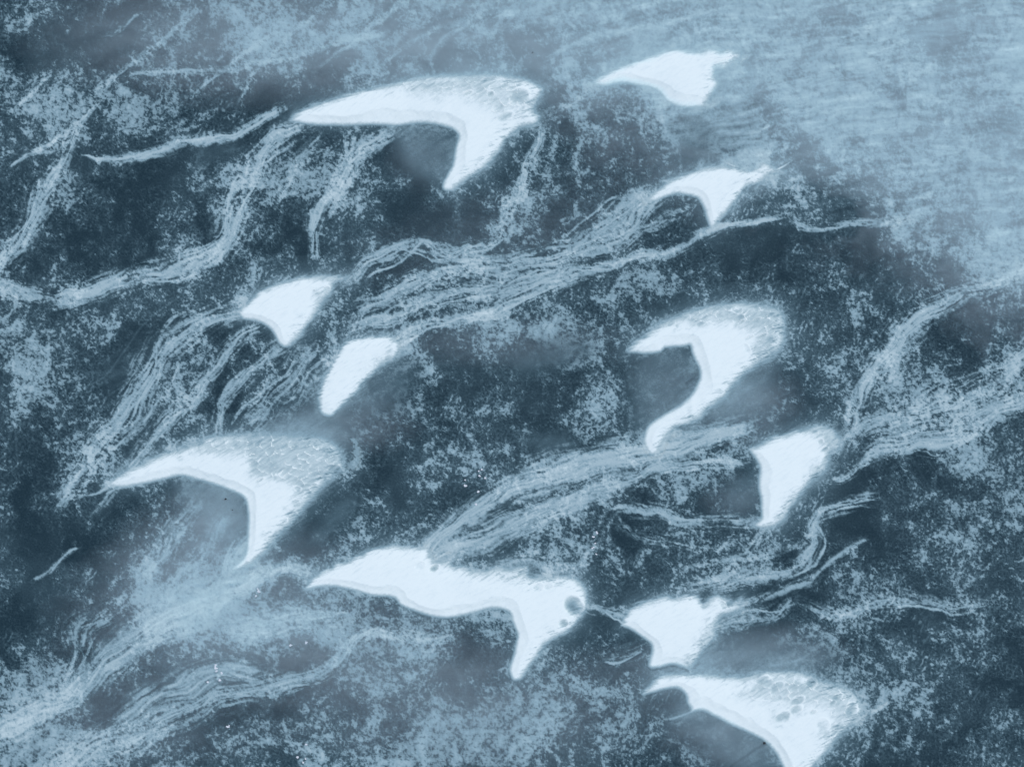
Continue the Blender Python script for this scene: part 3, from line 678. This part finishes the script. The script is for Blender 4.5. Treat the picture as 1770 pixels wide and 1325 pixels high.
# ------------------------------------------------------------------ small white snow clumps and dark stones
def simple_mat(name, col, rough):
    m = bpy.data.materials.new(name); m.use_nodes = True
    N, L = m.node_tree.nodes, m.node_tree.links
    b = N["Principled BSDF"]; b.inputs["Roughness"].default_value = rough
    n = N.new("ShaderNodeTexNoise"); n.inputs["Scale"].default_value = 14; n.inputs["Detail"].default_value = 5
    r = N.new("ShaderNodeMix"); r.data_type = 'RGBA'
    r.inputs[6].default_value = (*[c * 0.75 for c in col], 1); r.inputs[7].default_value = (*col, 1)
    L.new(n.outputs[0], r.inputs[0]); L.new(r.outputs[2], b.inputs["Base Color"])
    return m
M_CLUMP = simple_mat("clump_snow", (0.84, 0.87, 0.88), 0.9)
M_STONE = simple_mat("dark_stone", (0.035, 0.04, 0.042), 0.8)

def lump(bm, x, y, z, r, flat, rnd):
    g = bmesh.ops.create_icosphere(bm, subdivisions=2, radius=r)
    q = rnd.random() * 6.28
    for v in g['verts']:
        d = 1 + 0.35 * math.sin(v.co.x / r * 3.1 + q) * math.cos(v.co.y / r * 2.7 - q)
        v.co = Vector((v.co.x * d + x, v.co.y * d * 0.85 + y, v.co.z * flat * d + z))
def from_bm(name, bm, m):
    me = bpy.data.meshes.new(name); bm.to_mesh(me); bm.free()
    for p in me.polygons: p.use_smooth = True
    me.materials.append(m); return me

for lab, cx, cy, rx, ry, n, an in [
    ("white snow crumb of the cluster on the frayed sweep near the bottom left", 372, 1160, 14, 16, 30, 40),
    ("white snow crumb of the scatter on dark ice right of the scaly left dune", 818, 832, 20, 34, 34, 80),
    ("white snow crumb of the chain beside the smooth snow tongue", 1028, 930, 8, 34, 26, 80),
    ("white snow crumb of the bunch off the left tip of the lower central dune", 447, 1022, 12, 8, 18, -30),
    ("white snow crumb of the heap at the bottom edge of the picture, left of centre", 520, 1308, 8, 16, 18, 70),
    ("white snow crumb of the pair on the ice near the bottom edge", 398, 1256, 10, 6, 10, 0),
    ("white snow crumb of the row under the left half of the lower central dune", 498, 1112, 26, 5, 9, 5)]:
    rnd = random.Random(int(cx * 7 + cy))
    a = math.radians(an)
    for k in range(max(2, n // 4)):                     # every crumb is a heap of overlapping lumps
        gu, gv = rnd.gauss(0, .55) * rx, rnd.gauss(0, .55) * ry
        bm = bmesh.new(); qx = qy = 0.0
        for i in range(rnd.randint(2, 6)):
            rr = rnd.uniform(0.8, 1.9) * PX
            lump(bm, qx, qy, 0.02 + rr * 0.2, rr, 0.55, rnd)
            th = rnd.random() * 6.28
            qx += 0.9 * rr * math.cos(th); qy += 0.9 * rr * math.sin(th)
        o = add("snow_clump", from_bm("snow_clump", bm, M_CLUMP), lab, "snow clump", None, lab.split(" of the ", 1)[-1])
        o.location = (float(wx(cx + gu)), float(wy(cy + gv)), 0)

for lab, cx, cy, r in [("tiny dark stone on pale ice above the right end of the largest upper dune", 920.5, 91.5, 2.0),
                       ("small dark stone on the smooth ice sheltered by the scaly left dune", 390, 862, 2.0),
                       ("tiny dark stone lying below another on the ice sheltered by the scaly left dune", 402, 881, 1.2),
                       ("dark stone against the lee foot of the pitted bottom dune", 1321, 1283, 2.4)]:
    rnd = random.Random(int(cx)); bm = bmesh.new()
    lump(bm, 0, 0, 0.03, r * PX, 0.7, rnd)
    o = add("stone", from_bm("stone", bm, M_STONE), lab, "stone", None, "dark stones on the ice")
    o.location = (float(wx(cx)), float(wy(cy)), 0.0)

# ------------------------------------------------------------------ low drifting snow, a thin even vapour whose depth varies
HS = 4
hx = GX[::HS, ::HS]; hy = GY[::HS, ::HS]
t = ((hx - 250) * 700 - (hy + 60) * 1520) / 1673
wl = 45 * fbm(hx / 160, hy / 160, 301, 3)
hz = sstep(-40, 270, t + wl + 25 * fbm(hx / 40, hy / 40, 311, 2))
# wavy sheets lying nearly along the rows
yy = hy + 0.16 * hx + 45 * fbm(hx / 110, hy / 90, 321, 2)
st = fbm((hx + 1.3 * yy) / 150, yy / 34, 331, 4, 0.6)
st2 = fbm((hx - 1.6 * yy) / 55, yy / 12, 341, 2, 0.5)
def hb(cx, cy, rx, ry, an=0):
    a = math.radians(an)
    u = ((hx - cx) * math.cos(a) + (hy - cy) * math.sin(a)) / rx; v = (-(hx - cx) * math.sin(a) + (hy - cy) * math.cos(a)) / ry
    return np.exp(-(u * u + v * v))
extra = 0.28 * hb(540, 1110, 300, 85, 8) + 0.08 * hb(330, 1090, 200, 90) + 0.22 * hb(820, 1240, 260, 90) + 0.22 * hb(430, 1000, 170, 90) + 0.20 * hb(560, 745, 130, 40) \
      + 0.36 * hb(430, 60, 280, 90) + 0.34 * hb(780, 100, 260, 60) + 0.18 * hb(1330, 1120, 120, 40) + 0.12 * hb(1260, 700, 120, 60) \
      + 0.16 * hb(870, 590, 200, 40) + 0.10 * hb(620, 690, 90, 60) + 0.13 * hb(730, 268, 60, 50) + 0.10 * hb(1150, 665, 60, 70) + 0.26 * hb(1255, 1262, 100, 60, 28) + 0.34 * hb(375, 900, 60, 70) + 0.20 * hb(300, 980, 90, 90) \
      + 0.20 * hb(1200, 1150, 130, 40) + 0.14 * hb(1300, 690, 60, 70) + 0.12 * hb(1270, 860, 60, 40) + 0.16 * hb(200, 1250, 200, 90) + 0.10 * hb(880, 400, 300, 90, -12)
depth = hz * (0.47 + 0.24 * st + 0.12 * st2) + extra * (1 + 0.5 * st)
depth -= 0.35 * hb(1420, 360, 90, 45) + 0.25 * hb(1230, 230, 120, 45) * (hz)
depth = np.clip(depth, 0, None)
HZ_H = 0.36
zt = (depth * HZ_H - 0.012).astype(np.float32)
ny, nx = zt.shape
zt[0, :] = zt[-1, :] = zt[:, 0] = zt[:, -1] = -0.012
bm = bmesh.new()
X = wx(hx); Y = wy(hy)
top = [[None] * nx for _ in range(ny)]
dm = depth > 0.004
use = dm.copy(); use[:-1] |= dm[1:]; use[1:] |= dm[:-1]; use[:, :-1] |= use[:, 1:].copy(); use[:, 1:] |= use[:, :-1].copy()
cell = use[:-1, :-1] & use[1:, :-1] & use[:-1, 1:] & use[1:, 1:]
jj, ii = np.nonzero(cell)
v00 = jj * nx + ii
q = np.stack([v00, v00 + nx, v00 + nx + 1, v00 + 1], 1)
used, inv = np.unique(q.ravel(), return_inverse=True)
q = inv.reshape(-1, 4)
n = len(used)
up = np.stack([X.ravel()[used], Y.ravel()[used], zt.ravel()[used]], 1)
dn = up.copy(); dn[:, 2] = -0.25
edges = {}
for f in q:
    for a_, b_ in ((f[0], f[1]), (f[1], f[2]), (f[2], f[3]), (f[3], f[0])):
        if (b_, a_) in edges: del edges[(b_, a_)]
        else: edges[(a_, b_)] = 1
side = [(b_, a_, a_ + n, b_ + n) for (a_, b_) in edges]
faces = [tuple(f) for f in q] + [tuple(f[::-1] + n) for f in q] + side
me = bpy.data.meshes.new("haze")
me.from_pydata([tuple(p) for p in np.vstack([up, dn])], [], [tuple(int(i) for i in f) for f in faces])
me.update()
m = bpy.data.materials.new("drifting_snow_air"); m.use_nodes = True
nt = m.node_tree
for nd in list(nt.nodes): nt.nodes.remove(nd)
pvn = nt.nodes.new("ShaderNodeVolumePrincipled")
pvn.inputs["Color"].default_value = (0.885, 0.985, 0.995, 1)
pvn.inputs["Density"].default_value = 4.2
pvn.inputs["Anisotropy"].default_value = 0.0
out = nt.nodes.new("ShaderNodeOutputMaterial")
nt.links.new(pvn.outputs[0], out.inputs["Volume"])
me.materials.append(m)
hz_o = add("haze", me, "low drifting snow blowing over the ice", None, "stuff")
